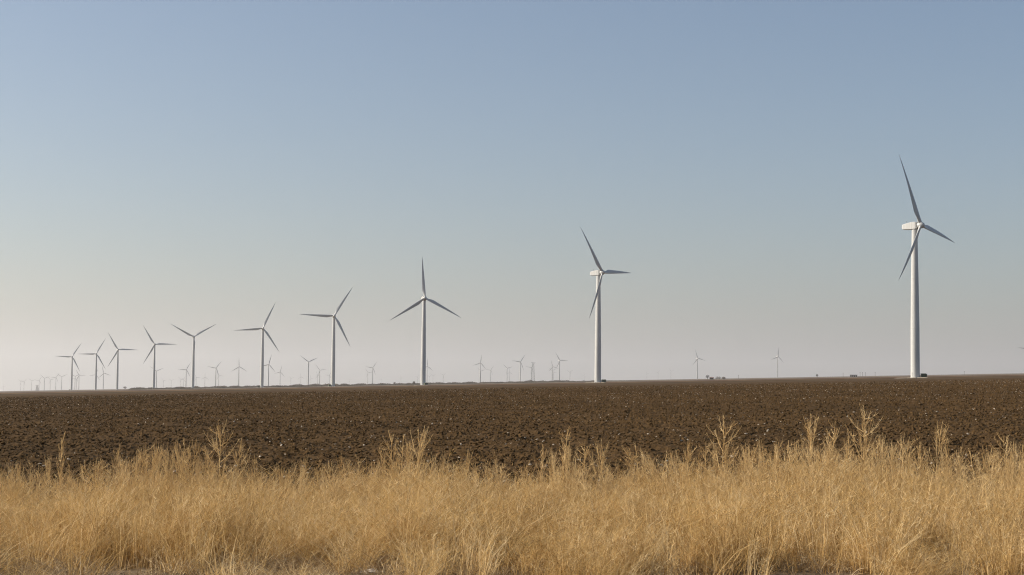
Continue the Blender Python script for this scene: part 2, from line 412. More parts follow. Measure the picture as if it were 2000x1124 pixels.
def turbine(x, y, yaw, rot_r, theta, lo):
    ms = me_lo if lo else me_hi
    root = empty('wind_turbine', (x, y, gz(x)), R(yaw))
    link_mesh('tower', ms['tower'], root)
    nc = link_mesh('nacelle', ms['nacelle'], root); nc.location = (0, 0, HUB_Z - .1)
    tilt = Matrix.Rotation(R(-5), 4, 'X')
    hb = link_mesh('hub', ms['hub'], root); hb.matrix_local = Matrix.Translation((0, -OVER, HUB_Z)) @ tilt
    k = rot_r / 39.5
    for j in range(3):
        b = link_mesh('blade', ms['blade'], root)
        b.matrix_local = Matrix.Translation((0, -OVER, HUB_Z)) @ tilt @ Matrix.Rotation(R(theta + 120 * j), 4, 'Y') @ Matrix.Diagonal((1, 1, k, 1))
    if not lo:
        mb = MB(); mb.tube([(0, 0, 0), (0, 0, 1.3)], .05, 6); mb.tube([(-.5, 0, 1.0), (.5, 0, 1.0)], .04, 6); mb.box(-.56, -.40, -.1, .1, 1.0, 1.25); mb.box(.42, .55, -.1, .1, 1.0, 1.2)
        w = mb.build('weather_mast', M_steel, root); w.location = (0, 4.6, HUB_Z + 1.2)
        mb = MB(); mb.box(-.45, .45, -.06, .06, 0, 2.1); d = mb.build('door', M_white, root); d.location = (0, 2.37, .7)
        d.matrix_local = Matrix.Rotation(R(70), 4, 'Z') @ Matrix.Translation((0, 2.33, .7))
    return root

MAIN = [('L10', 211.5, 858.7, 47, 39.3, 99.5),
 ('L9', 62.9, 1191.6, 50, 38.5, 87),
 ('L8', -80.8, 1506.7, 14, 38.5, 117),
 ('L7', -201.9, 1859.6, 12, 39.5, 32),
 ('L6', -336.5, 2215.9, 12, 39.5, 25),
 ('L5', -491.7, 2535.7, 12, 40.5, 59),
 ('L4', -638.6, 2933.2, 14, 40.5, 89),
 ('L3', -786.9, 3278.6, 20, 40.5, 90),
 ('L2', -917.6, 3625.9, 14, 40.5, 29),
 ('L1', -1045.8, 3905.3, 14, 40.5, 32)]
FAR = [('D01', -8038.3, 26003.1, 32, 38.5, 114),
 ('D02', -4380.4, 14667.3, 34, 38.5, 76),
 ('D03', -4207.2, 14179.5, 29, 38.5, 44),
 ('D04', -3933.7, 13472.0, 32, 38.5, 68),
 ('D05', -3743.7, 13021.4, 29, 38.5, 34),
 ('D06', -3078.9, 10830.2, 32, 38.5, 70),
 ('D07', -3507.3, 12493.5, 32, 38.5, 78),
 ('D08', -2878.8, 10379.5, 28, 38.5, 36),
 ('D09', -2697.7, 9852.6, 29, 38.5, 64),
 ('D10', -2583.1, 9721.8, 29, 38.5, 64),
 ('D11', -3181.9, 12015.4, 40, 38.5, 36),
 ('D12', -2362.5, 8973.0, 29, 38.5, 90),
 ('D13', -2222.2, 8775.8, 36, 38.5, 22),
 ('D14', -1997.2, 8039.6, 32, 38.5, 108),
 ('D15', -1624.6, 7515.6, 29, 38.5, 66),
 ('D16', -4175.9, 19328.7, 28, 38.5, 104),
 ('D17', -3606.7, 17036.4, 29, 38.5, 80),
 ('D18', -3591.0, 17344.7, 32, 38.5, 66),
 ('D19', -3054.5, 15178.6, 26, 38.5, 72),
 ('D20', -3027.9, 15176.8, 29, 38.5, 28),
 ('D21', -1405.7, 7095.8, 29, 38.5, 32),
 ('D22', -2458.2, 12809.3, 38, 38.5, 92),
 ('D23', -2353.9, 12614.9, 28, 38.5, 2),
 ('D24', -1209.9, 6720.4, 29, 38.5, 40),
 ('D25', -2004.4, 11250.2, 32, 38.5, 94),
 ('D26', -1061.5, 6394.4, 28, 38.5, 0),
 ('D27', -871.4, 5888.8, 32, 38.5, 18),
 ('D28', -1285.8, 9131.2, 28, 38.5, 16),
 ('D29', -2295.2, 17107.7, 28, 38.5, 74),
 ('D30', -1857.0, 14492.3, 34, 38.5, 116),
 ('D31', -675.8, 5462.9, 32, 38.5, 66),
 ('D32', -2143.0, 17565.7, 28, 38.5, 104),
 ('D33', -1523.8, 12910.6, 34, 38.5, 100),
 ('D34', -992.3, 8501.6, 29, 38.5, 82),
 ('D35', -1424.1, 12847.0, 34, 38.5, 34),
 ('D36', -2558.9, 26003.1, 32, 38.5, 80),
 ('D37', -957.5, 10960.2, 36, 38.5, 86),
 ('D38', -650.7, 7699.1, 28, 38.5, 38),
 ('D39', -2059.9, 26003.2, 26, 38.5, 32),
 ('D40', -1357.0, 20225.9, 28, 38.5, 108),
 ('D41', -1098.6, 19239.6, 22, 38.5, 34),
 ('D42', -385.6, 7507.4, 32, 38.5, 4),
 ('D43', -912.7, 18267.7, 29, 38.5, 64),
 ('D44', -791.4, 16618.9, 26, 38.5, 66),
 ('D45', -651.5, 15737.4, 28, 38.5, 56),
 ('D46', -124.6, 6554.3, 32, 38.5, 14),
 ('D47', -209.1, 11235.4, 29, 38.5, 72),
 ('D48', -132.5, 10503.2, 26, 38.5, 38),
 ('D49', -23.7, 9394.6, 29, 38.5, 74),
 ('D50', -13.9, 13303.3, 29, 38.5, 0),
 ('D51', 34.8, 6432.4, 28, 38.5, 38),
 ('D52', 111.3, 9099.1, 28, 38.5, 40),
 ('D53', 301.4, 12122.7, 24, 38.5, 68),
 ('D54', 221.9, 8821.1, 29, 38.5, 106),
 ('D55', 386.1, 14969.7, 34, 38.5, 82),
 ('D56', 181.4, 6186.7, 32, 38.5, 90),
 ('D57', 519.7, 14506.9, 28, 38.5, 56),
 ('D58', 1082.9, 24278.1, 24, 38.5, 22),
 ('D59', 1676.3, 20262.3, 18, 38.5, 102),
 ('D60', 1652.2, 18456.9, 29, 38.5, 40),
 ('D61', 1542.4, 15838.5, 32, 38.5, 84),
 ('D62', 714.5, 6298.4, 28, 38.5, 104),
 ('D63', 1006.0, 6197.2, 32, 38.5, 10),
 ('D64', 1625.7, 5186.7, 32, 38.5, 32)]
mlabel = ['tallest and nearest white wind turbine, standing at the right over a green box',
 'second largest white wind turbine, right of the middle, one blade pointing level to the right',
 'large white wind turbine left of the middle with one blade straight up',
 'fourth largest white wind turbine, one blade level left, one up to the right',
 'fifth largest white wind turbine, one blade level left, third large tower left of the middle',
 'sixth largest wind turbine, blades in a wide Y, the lower one along the tower',
 'seventh largest wind turbine, one blade level right, near the end of the scrub line',
 'eighth largest wind turbine, one blade level right, third from the left in the near row',
 'ninth largest wind turbine in the near row, second from the left, one blade level left',
 'smallest and leftmost wind turbine of the near row, one blade level left']
for (nm, x, y, yaw, rr, th), lb in zip(MAIN, mlabel):
    tag(turbine(x, y, yaw, rr, th, False), lb, 'wind turbine', 'near row of large wind turbines')

# far turbines: label from the gap between the large ones and the order inside it
ordn = ['first', 'second', 'third', 'fourth', 'fifth', 'sixth', 'seventh', 'eighth', 'ninth', 'tenth', 'eleventh', 'twelfth', 'thirteenth', 'fourteenth', 'fifteenth', 'sixteenth', 'seventeenth', 'eighteenth', 'nineteenth', 'twentieth']
def px(x, y): return 1000 + 3200 * x / y
anchors = sorted(px(m[1], m[2]) for m in MAIN)
gaps = ['left of all large ones'] + ['between large turbines %s and %s' % (ordn[i], ordn[i + 1]) for i in range(9)] + ['right of the largest']
bins = {}
for t in FAR: bins.setdefault(sum(1 for a in anchors if a < px(t[1], t[2])), []).append(t)
for gi_, ts in bins.items():
    ts.sort(key=lambda t: px(t[1], t[2]))
    for i, (nm, x, y, yaw, rr, th) in enumerate(ts):
        root = turbine(x, y, yaw, rr, th, True)
        size = 'small' if y < 7000 else 'tiny' if y < 12000 else 'minute'
        pose = 'blade upright' if min(th, 120 - th) < 14 else 'Y-shaped blades' if 48 < th < 74 else 'one level blade'
        if nm == 'D64': lb = 'small wind turbine cut by the right edge, its blade pointing left'
        elif len(ts) == 1: lb = '%s far wind turbine, the only one %s' % (size, gaps[gi_])
        else: lb = '%s far turbine, %s, %s %s' % (size, pose, ordn[i], gaps[gi_])
        tag(root, lb, 'wind turbine', 'far wind turbines near the horizon')

# gravel pads, and a transformer box beside each near tower
for i, (nm, x, y, yaw, rr, th) in enumerate(MAIN):
    mb = MB(); nn = 40; v = []
    pr = random.Random(i)
    k1 = [pr.uniform(.8, 1.25) for _ in range(nn)]
    v = [(x, y, gz(x) + .10)] + [(x + math.cos(2 * math.pi * k / nn) * 7 * k1[k] - 2, y + math.sin(2 * math.pi * k / nn) * 12 * k1[k], 0) for k in range(nn)]
    v = [v[0]] + [(a, b, gz(a) + .10) for a, b, _ in v[1:]]
    w = [(x + (a - x) * .82, y + (b - y) * .85, c + .14) for a, b, c in v[1:]]; top = (x, y, v[0][2] + .17)
    vv = [top] + w + [(a, b, c - .22) for a, b, c in v[1:]]
    tag(mesh_obj('gravel_pad', vv, [(0, 1 + k, 1 + (k + 1) % nn) for k in range(nn)] + [(1 + k, 1 + nn + k, 1 + nn + (k + 1) % nn, 1 + (k + 1) % nn) for k in range(nn)], M_conc), kind='structure')
boxes = [(4.4, 0.5, 'green transformer box at the right foot of the nearest turbine'), (4.3, 0.3, 'green transformer box at the right foot of the second largest turbine'),
         (2.6, -3.2, 'brownish green transformer box before the large turbine left of the middle'), (-3.6, -2.0, 'dark transformer box at the left foot of the fourth largest turbine'),
         (-4.0, -1.5, 'dark transformer box at the left foot of the fifth largest turbine'), (-4.2, -1.5, 'dark transformer box left of the sixth largest turbine'), (-3.8, -2, 'dark transformer box beside the leftmost near turbine')]
mains = MAIN[:6] + [MAIN[9]]
def tbox():
    r = empty('transformer_box')
    mb = MB(); mb.box(-1.25, 1.25, -1.0, 1.0, .15, 2.0); mb.box(-1.35, 1.35, -1.1, 1.1, 2.0, 2.1); mb.build('cabinet', M_green, r)
    mb = MB(); mb.box(-1.5, 1.5, -1.3, 1.3, 0, .15); mb.build('plinth', M_conc, r)
    for sx in (-.6, .6):
        mb = MB(); mb.box(sx - .55, sx + .55, -1.04, -1.003, .25, 1.9); mb.box(sx - .03, sx + .03, -1.08, -1.043, .9, 1.2); mb.build('door', M_green, r)
    mb = MB()
    for k in range(9): mb.box(1.253, 1.75, -.8 + k * .2 - .02, -.8 + k * .2 + .02, .4, 1.8)
    mb.build('cooling_fins', M_green, r)
    return r
tb = tbox()
for i, (m, (dx, dy, lb)) in enumerate(zip(mains, boxes)):
    o = tb if i == 0 else copy_tree(tb)
    o.location = (m[1] + dx, m[2] + dy, gz(m[1] + dx) + .1); o.rotation_euler.z = R(12 * i % 40)
    tag(o, lb, 'transformer box', 'transformer boxes by the near turbines')

# ------------------------------------------------------------------ lattice tower, farm, poles, scrub
def at(pxx, D): return (pxx - 1000) / 3200 * D
def lattice(x, y, h, w0, w1, lb, head):
    r = empty('lattice_tower', (x, y, gz(x)))
    cs = [(-1, -1), (1, -1), (1, 1), (-1, 1)]
    for sx, sy in cs:
        mb = MB(); mb.tube([(sx * w0, sy * w0, 0), (sx * w1, sy * w1, h)], .5, 5); mb.build('leg', M_steel, r)
    mb = MB(); nl = 11
    P = lambda c, k: (cs[c][0] * (w0 + (w1 - w0) * k / nl), cs[c][1] * (w0 + (w1 - w0) * k / nl), h * k / nl)
    for k in range(nl):
        for c in range(4):
            d = (c + 1) % 4
            mb.tube([P(c, k), P(d, k + 1)], .17, 4); mb.tube([P(d, k), P(c, k + 1)], .17, 4); mb.tube([P(c, k + 1), P(d, k + 1)], .17, 4)
    mb.build('bracing', M_steel, r)
    if head:
        mb = MB(); mb.box(-w1 * 2.6, w1 * 2.6, -w1 * 2.2, w1 * 2.2, h, h + .5)
        for k in (-2.4, -.9, .9, 2.4): mb.box(w1 * k - .35, w1 * k + .35, -w1 * 2.5, -w1 * 1.9, h + .5, h + 3.4)
        mb.build('antenna_platform', M_steel, r)
    return tag(r, lb, 'lattice tower')
D = 6000.; lattice(at(1042.6, D), D, 70, 6.3, 2.8, 'grey lattice mast with a flat antenna head beside a far turbine', True)
D = 9000.; lattice(at(76.5, D), D, 28, 7, 3, 'faint short lattice pylon on the horizon at the far left', True)

def pole(px_, D, h, lb):
    r = empty('utility_pole', (at(px_, D), D, gz(at(px_, D))))
    mb = MB(); mb.tube([(0, 0, 0), (0, 0, h)], [.28, .2], 8); mb.build('post', M_wood, r)
    mb = MB(); mb.box(-1.3, 1.3, -.1, .1, h - .9, h - .6); mb.build('crossarm', M_wood, r)
    tag(r, lb, 'utility pole', 'utility poles on the horizon at the right')
for a in [(1443.5, 3800, 9, 'thin utility pole on the horizon right of the farm bushes'), (1647.5, 3800, 9.5, 'utility pole just left of the long white shed'),
          (1680.6, 3600, 9.5, 'first utility pole right of the long white shed'), (1685.3, 3500, 9.5, 'second utility pole right of the long white shed'),
          (1691, 3700, 9.5, 'third utility pole right of the long white shed'), (1710, 3800, 9.5, 'lone utility pole between the shed and the nearest turbine'),
          (1884, 4200, 9, 'faint utility pole right of the nearest turbine')]: pole(*a)

def barn(px_, D, w, d, h, lb, wall, roof, name, opening=True, gable=False):
    x = at(px_, D); r = empty(name, (x, D, gz(x)), R(-12))
    mb = MB(); mb.box(-w / 2, w / 2, -d / 2, d / 2, 0, h); mb.build('wall', wall, r)
    mb = MB(); rh = h * .45 if gable else h * .18
    v = [(-w / 2 - .3, -d / 2 - .4, h), (w / 2 + .3, -d / 2 - .4, h), (w / 2 + .3, 0, h + rh), (-w / 2 - .3, 0, h + rh), (-w / 2 - .3, d / 2 + .4, h), (w / 2 + .3, d / 2 + .4, h)]
    v = [(a, b, c + .01) for a, b, c in v]
    mb.add(v, [(0, 1, 2, 3), (3, 2, 5, 4), (0, 3, 4), (1, 5, 2), (0, 4, 5, 1)]); mb.build('roof', roof, r)
    if opening:
        k = 4
        for i in range(k):
            a = -w / 2 + (i + .5) * w / k
            mb = MB(); mb.box(a - w / k * .4, a + w / k * .4, -d / 2 - .06, -d / 2 - .003, .1, h * .8); mb.build('door', M_bay_shade, r)  # dark panel on the solid wall, the shade of an opening painted as colour
    return tag(r, lb, 'barn')
barn(1391, 2500, 5.6, 6, 2.6, 'small grey barn beside the bare tree on the horizon', M_barn, M_roof, 'farm_barn', gable=True)
barn(1668, 3300, 14.5, 9, 3.6, 'long low white ended shed on the horizon between utility poles', M_shedw, M_barn, 'long_shed')

# small leafless trees and bushes far off: real limbs and a cloud of twigs
def twig_cloud(name, cx, cz, rx, rz, n, ln, rad, mat, parent, seed, base=0.0):
    rr = np.random.RandomState(seed); v = []; f = []
    for i in range(n):
        d = rr.randn(3); d /= np.linalg.norm(d); k = rr.rand() ** .45
        p = np.array([cx + d[0] * rx * k, d[1] * rx * k, cz + d[2] * rz * k]); 
        if p[2] < base: p[2] = base + rr.rand() * .3
        e = d + np.array([0, 0, .7]) + rr.randn(3) * .5; e /= np.linalg.norm(e); s = np.cross(e, rr.randn(3)); s /= np.linalg.norm(s)
        q = p + e * ln * (.6 + .8 * rr.rand()); b = len(v); v += [p - s * rad, p + s * rad, q]; f.append((b, b + 1, b + 2))
    return mesh_obj(name, v, f, mat, parent)
def far_tree(px_, D, h, w, lb, seed, trunk=True, dense=700, group=None, cat='tree'):
    x = at(px_, D); r = empty('bare_tree' if trunk else 'bush', (x, D, gz(x))); rr = random.Random(seed)
    if trunk:
        mb = MB(); mb.tube([(0, 0, -.2), (.1, 0, h * .3), (.2, 0, h * .55)], [.35, .25, .12], 7)
        for k in range(9):
            a = rr.uniform(0, 6.28); z = h * rr.uniform(.22, .5); l = w * rr.uniform(.3, .5)
            mb.tube([(0.1, 0, z), (math.cos(a) * l * .6, math.sin(a) * l * .6, z + h * .22), (math.cos(a) * l, math.sin(a) * l, z + h * .42)], [.14, .09, .04], 5)
        mb.build('trunk', M_twig, r)
        twig_cloud('crown', 0, h * .66, w * .5, h * .34, dense, h * .16, .05 * h / 6, M_twig, r, seed)
    else:
        twig_cloud('crown', 0, h * .4, w * .5, h * .6, dense, h * .28, .09, M_scrub, r, seed, 0)
        mb = MB()
        for k in range(6):
            a = rr.uniform(0, 6.28); mb.tube([(0, 0, -.1), (math.cos(a) * w * .15, math.sin(a) * w * .15, h * .3), (math.cos(a) * w * .3, math.sin(a) * w * .3, h * .7)], [.09, .06, .03], 5)
        mb.build('stems', M_twig, r)
    return tag(r, lb, cat, group)
far_tree(1383, 2450, 6.6, 5.2, 'bare round topped tree left of the small grey barn', 3)
far_tree(1401.5, 2550, 4.3, 5.5, 'pale low bush right of the small grey barn', 4, False, 420, cat='bush')
far_tree(1406.5, 2600, 4.0, 4.2, 'pale bush between the barn and the domed bush', 5, False, 300, cat='bush')
far_tree(1414.3, 2480, 3.6, 5.6, 'dark domed bush at the right end of the farmstead', 6, False, 900, cat='bush')
far_tree(1596.7, 2700, 5.6, 3.6, 'lone small tree on the horizon left of the long shed', 7)
far_tree(247.5, 2700, 5.4, 5.5, 'small round tree at the left end of the scrub line', 8)
far_tree(1038.5, 2900, 4.6, 5.0, 'bush rising above the scrub at the foot of the lattice mast', 9, False, 900, cat='bush')
far_tree(773, 2600, 4.4, 3.4, 'small dark bush on the horizon left of the large middle turbine', 10, False, 600, cat='bush')
far_tree(810.5, 2600, 5.0, 4.2, 'clumped dark bush just left of the large middle turbine', 12, False, 800, cat='bush')

# scrub belt: thousands of small leafless shrubs in a belt 2.4 - 3.4 km away
ks = [(247, 1.2), (256, .5), (262, 4.2), (275, 4.6), (300, 4.2), (350, 4.2), (440, 4.2), (520, 4.0), (560, 3.4), (590, 5.4), (700, 4.6), (760, 3.8), (860, 3.6), (960, 3.4), (1020, 4.4), (1045, 4.6), (1100, 3.6), (1200, 2.2), (1250, 1.2), (1290, .4)]
def scrub_h(p): return np.interp(p, [a for a, b in ks], [b for a, b in ks])
NS = 2600; P = 257 + rng.rand(NS) ** 1.0 * (1285 - 257); DD = 2500 + 700 * rng.rand(NS) ** 1.3
X = (P - 1000) / 3200 * DD; h = scrub_h(P) * (.45 + .42 * rng.rand(NS)) * (.7 + .6 * vnoise(P / 9, DD * 0 + 3, 5)); keep = (h > .5)
X, DD, h = X[keep], DD[keep], h[keep]; n = len(X)
def shrub_proto(k):
    rr = np.random.RandomState(100 + k); v = []; f = []
    for i in range(150):
        a = rr.rand() * 6.28; q = rr.rand() ** .5; z = rr.rand() * math.sqrt(max(0.05, 1 - q * q)); p = np.array([math.cos(a) * q * .9, math.sin(a) * q * .9, z * .9])
        e = np.array([math.cos(a) * q, math.sin(a) * q, .9]) + rr.randn(3) * .3; e /= np.linalg.norm(e); s = np.cross(e, rr.randn(3)); s /= np.linalg.norm(s)
        b = len(v); v += [p - s * .06, p + s * .06, p + e * .22]; f.append((b, b + 1, b + 2))
    me = bpy.data.meshes.new('shrub'); me.from_pydata([tuple(map(float, p)) for p in v], [], f); me.materials.append(M_scrub); return bpy.data.objects.new('shrub', me)
scatter('scrub_belt', [shrub_proto(k) for k in range(6)], np.stack([X, DD, SLOPE * X - .2], 1), rng.rand(n, 3) * [0, 0, 6.28], np.stack([h * (1.0 + rng.rand(n)), h * 1.3, h], 1), rng.randint(0, 6, n), 'low grey leafless scrub along the horizon left of and behind the middle turbines', 'scrub')

# bottom edge: a pale stone lying in the grass
st = rock_proto('pale_stone', M_stone, 77, .5, 2); COL.objects.link(st); st.scale = (.11, .09, .07); st.location = (at(738, 12.9), 12.88, gz(at(738, 12.9)) + .03)
tag(st, 'pale stone lying in the dry grass at the bottom edge', 'stone')

# ------------------------------------------------------------------ dry grass and weeds
def ribbon(V, F, T, pts, w0, w1, tint, rr, tri=True):
    pts = np.asarray(pts); n = len(pts); d = pts[-1] - pts[0]; s = np.cross(d, rr.randn(3)); s /= (np.linalg.norm(s) + 1e-9)
    b = len(V)
    for i, p in enumerate(pts):
        w = (w0 + (w1 - w0) * i / (n - 1)) * .5
        if i == n - 1: V.append(p); T.append(tint)
        else: V.append(p - s * w); V.append(p + s * w); T += [tint, tint]
    for i in range(n - 2): k = b + 2 * i; F.append((k, k + 1, k + 3)); F.append((k, k + 3, k + 2))
    k = b + 2 * (n - 2); F.append((k, k + 1, k + 2))

def clump_proto(name, k, ns, rad, hmin, hmax, lean, twigs, w, mat, spread=.07, tl=(.05, .16)):
    rr = np.random.RandomState(300 + k); V = []; F = []; T = []
    la = rr.rand() * 6.28 if lean < .4 else 0
    for i in range(ns):
        a = rr.rand() * 6.28; q = rad * rr.rand() ** .6; p0 = np.array([math.cos(a) * q, math.sin(a) * q, 0.])
        h = hmin + (hmax - hmin) * rr.rand() ** .8; tint = rr.rand()
        d = np.array([math.cos(a), math.sin(a), 0]) * spread * (q / rad + .3) + np.array([math.cos(la), math.sin(la), 0]) * lean * rr.rand() + rr.randn(3) * .055; d[2] = 0
        p1 = p0 + d * h * .45 + [0, 0, h * .55]; p2 = p0 + d * h * 1.3 + [0, 0, h] + rr.randn(3) * .015
        ribbon(V, F, T, [p0, (p0 + p1) / 2 + d * -.02, p1, p2], w * (.8 + .6 * rr.rand()), w * .4, tint, rr)
        for j in range(rr.poisson(twigs)):
            t = .22 + .76 * rr.rand(); q0 = (p0 + (p1 - p0) * t / .55) if t < .55 else (p1 + (p2 - p1) * (t - .55) / .45)
            b = rr.rand() * 6.28; el = .45 + .7 * rr.rand(); L = tl[0] + (tl[1] - tl[0]) * rr.rand(); L *= (1.15 - .5 * t)
            e = np.array([math.cos(b) * math.cos(el), math.sin(b) * math.cos(el), math.sin(el)])
            m = q0 + e * L * .55; e2 = e + np.array([0, 0, .35]) + rr.randn(3) * .2; q1 = m + e2 * L * .5
            ribbon(V, F, T, [q0, m, q1], w * .6, w * .25, min(1, tint + .1 * rr.randn()), rr)
            e3 = e + rr.randn(3) * .5; ribbon(V, F, T, [m, m + e3 * L * .35], w * .45, w * .2, tint, rr)
    me = bpy.data.meshes.new(name); me.from_pydata([tuple(map(float, p)) for p in V], [], F)
    at_ = me.attributes.new('tint', 'FLOAT', 'POINT'); at_.data.foreach_set('value', np.asarray(T, np.float32)); me.materials.append(mat)
    return bpy.data.objects.new(name, me)

# height of the grass top (metres) along the picture, measured at 18 m
gx = [-400, 0, 130, 300, 450, 520, 600, 700, 800, 880, 960, 1100, 1300, 1350, 1500, 1600, 1720, 1850, 2000, 2400]
gh = [.58, .58, .64, .67, .66, .59, .52, .57, .66, .62, .53, .53, .53, .61, .62, .64, .63, .56, .56, .60]
def grass_h(x, y): p = 1000 + 3200 * x / y; return np.interp(p, gx, gh) * (.84 + .3 * vnoise(x / .45 + 50, y / .45, 14))

W = .0062
protoA = [clump_proto('tuft', k, 34, .15, .40, 1.0, .18, 5, W, M_straw) for k in range(6)]           # upright
protoB = [clump_proto('leaning_tuft', 20 + k, 32, .17, .35, 1.0, .6, 4, W, M_straw, .2) for k in range(4)]  # windblown
protoC = [clump_proto('twiggy_bush', 40 + k, 36, .12, .35, 1.0, .1, 9, W * .85, M_straw, .30, (.06, .2)) for k in range(4)]
protoD = [clump_proto('thin_tuft', 60 + k, 10, .12, .6, 1.0, .15, 5, W, M_weed) for k in range(3)]
def grass_field():
    n = 7400
    x = (rng.rand(n) * 2 - 1) * 10.0; y = 10.6 + 8.3 * rng.rand(n)
    px_ = 1000 + 3200 * x / y
    # thin out the front edge, mostly on the left, and a hollow at right
    front = np.interp(px_, [0, 300, 560, 800, 1100, 1300, 1500, 1620, 1720, 2000], [12.9, 13.0, 12.9, 12.0, 11.2, 11.6, 12.2, 13.0, 11.6, 10.8]) + .5 * (vnoise(x / .9, y * 0, 9) - .5)
    dens = np.clip((y - front) / .7, .06, 1) * (.15 + .85 * (vnoise(x / .45, y / .6, 17) > .42)); back = 18.1 + .9 * (vnoise(x / 1.1, y * 0, 19) - .5)
    dens *= np.clip((back - y) / .4 + .3, 0, 1)
    k = rng.rand(n) < dens; x, y, px_ = x[k], y[k], px_[k]; n = len(x)
    h = grass_h(x, y) * (.66 + .52 * rng.rand(n) ** .8) * 1.03 * np.interp(y, [10.6, 12.5, 14.0, 17.5], [.55, .75, .92, 1.0])
    tall = rng.rand(n) < .12; h[tall] *= 1.22
    ty = vnoise(x / 1.4 + 7, y / 1.4, 23)
    idx = np.where(ty + np.interp(px_, [0, 450, 620, 1200, 2000], [-.30, -.12, .06, .12, .18]) < .26, 6 + rng.randint(0, 4, n), np.where(ty > .60, 10 + rng.randint(0, 4, n), rng.randint(0, 6, n)))
    mixk = rng.rand(n) < .22; idx[mixk] = rng.randint(0, 17, mixk.sum())
    idx[tall] = 14 + rng.randint(0, 3, tall.sum()); rz = rng.rand(n) * 6.28
    lean = (idx >= 6) & (idx < 10); rz[lean] = rng.randn(lean.sum()) * .7
    rot = np.stack([rng.randn(n) * .045, rng.randn(n) * .045 + .02, rz], 1)
    sw = .75 + .4 * rng.rand(n); scl = np.stack([sw, sw, h], 1)
    return x, y, rot, scl, idx
x, y, rot, scl, idx = grass_field()
pr_names = protoA + protoB + protoC + protoD
for i, p in enumerate(pr_names): p.name = 'grass_%02d' % i      # collection order is alphabetical
scatter('dry_grass', pr_names, np.stack([x, y, SLOPE * x], 1), rot, scl, idx, 'tall golden dry grass and fine weeds filling the verge along the bottom', 'grass')
# short stubs and litter near the front
n = 1500; x = (rng.rand(n) * 2 - 1) * 9; y = 12.2 + 2.6 * rng.rand(n) ** 1.2
stub = [clump_proto('stub', 80 + k, 16, .15, .04, .16, .9, 2, .006, M_litter, .9, (.02, .06)) for k in range(5)]
sc_ = .6 + .7 * rng.rand(n)
scatter('dead_litter', stub, np.stack([x, y, SLOPE * x + .02], 1), rng.rand(n, 3) * [.3, .3, 6.28], np.stack([sc_, sc_, sc_], 1), rng.randint(0, 5, n), 'short dead stubs and leaf litter on the ground at the bottom edge', 'litter')

# tall weeds: stem, and every side branch a part with its fine twigs
def weed_proto(k, nb, spread, up_):
    rr = np.random.RandomState(500 + k); out = []
    bend = rr.randn(2) * .04
    S = lambda t: np.array([bend[0] * t * t + .008 * math.sin(9 * t + k), bend[1] * t * t + .008 * math.cos(7 * t), t])
    V = []; F = []; T = []
    mb = MB(); mb.tube([S(t) for t in np.linspace(0, 1, 9)], list(np.linspace(.0068, .002, 9)), 5)
    me = bpy.data.meshes.new('stem'); me.from_pydata(mb.v, [], mb.f); a = me.attributes.new('tint', 'FLOAT', 'POINT'); a.data.foreach_set('value', np.full(len(mb.v), .5, np.float32)); me.materials.append(M_weed)
    out.append(('stem', me))
    for j in range(nb):
        t = .28 + .66 * (j + rr.rand() * .7) / nb; p0 = S(t); b = j * 2.4 + rr.rand(); el = up_ + .25 * rr.randn(); L = spread * (1.1 - t) ** .7 * (.7 + .5 * rr.rand()) + .04
        e = np.array([math.cos(b) * math.cos(el), math.sin(b) * math.cos(el), math.sin(el)])
        mid = p0 + e * L * .5; end = mid + (e + [0, 0, .55]) * L * .5
        V = []; F = []; T = []
        mbb = MB(); mbb.tube([p0, mid, end], [.0036, .0026, .0012], 4, cap=False); V = [np.array(q) for q in mbb.v]; F = list(mbb.f); T = [.55] * len(V)
        for m in range(7 + int(22 * L / .3)):
            u = .2 + .8 * rr.rand(); q = p0 + (mid - p0) * u * 2 if u < .5 else mid + (end - mid) * (u - .5) * 2
            l = .10 * L / .25 * (1.2 - u) * (.5 + rr.rand()) + .012; g = e * .6 + rr.randn(3) * .55 + [0, 0, .4]; g /= np.linalg.norm(g)
            ribbon(V, F, T, [q, q + g * l * .6, q + g * l + np.array([0, 0, l * .2])], 0.0032, .0012, .62 + .22 * rr.randn(), rr)
        me = bpy.data.meshes.new('branch'); me.from_pydata([tuple(map(float, q)) for q in V], [], F)
        a = me.attributes.new('tint', 'FLOAT', 'POINT'); a.data.foreach_set('value', np.asarray(T, np.float32)); me.materials.append(M_weed); out.append(('branch', me))
    return out
wp = [weed_proto(0, 20, .34, .75), weed_proto(1, 16, .28, .95), weed_proto(2, 18, .22, .6), weed_proto(3, 14, .42, 1.0), weed_proto(4, 22, .16, .9)]
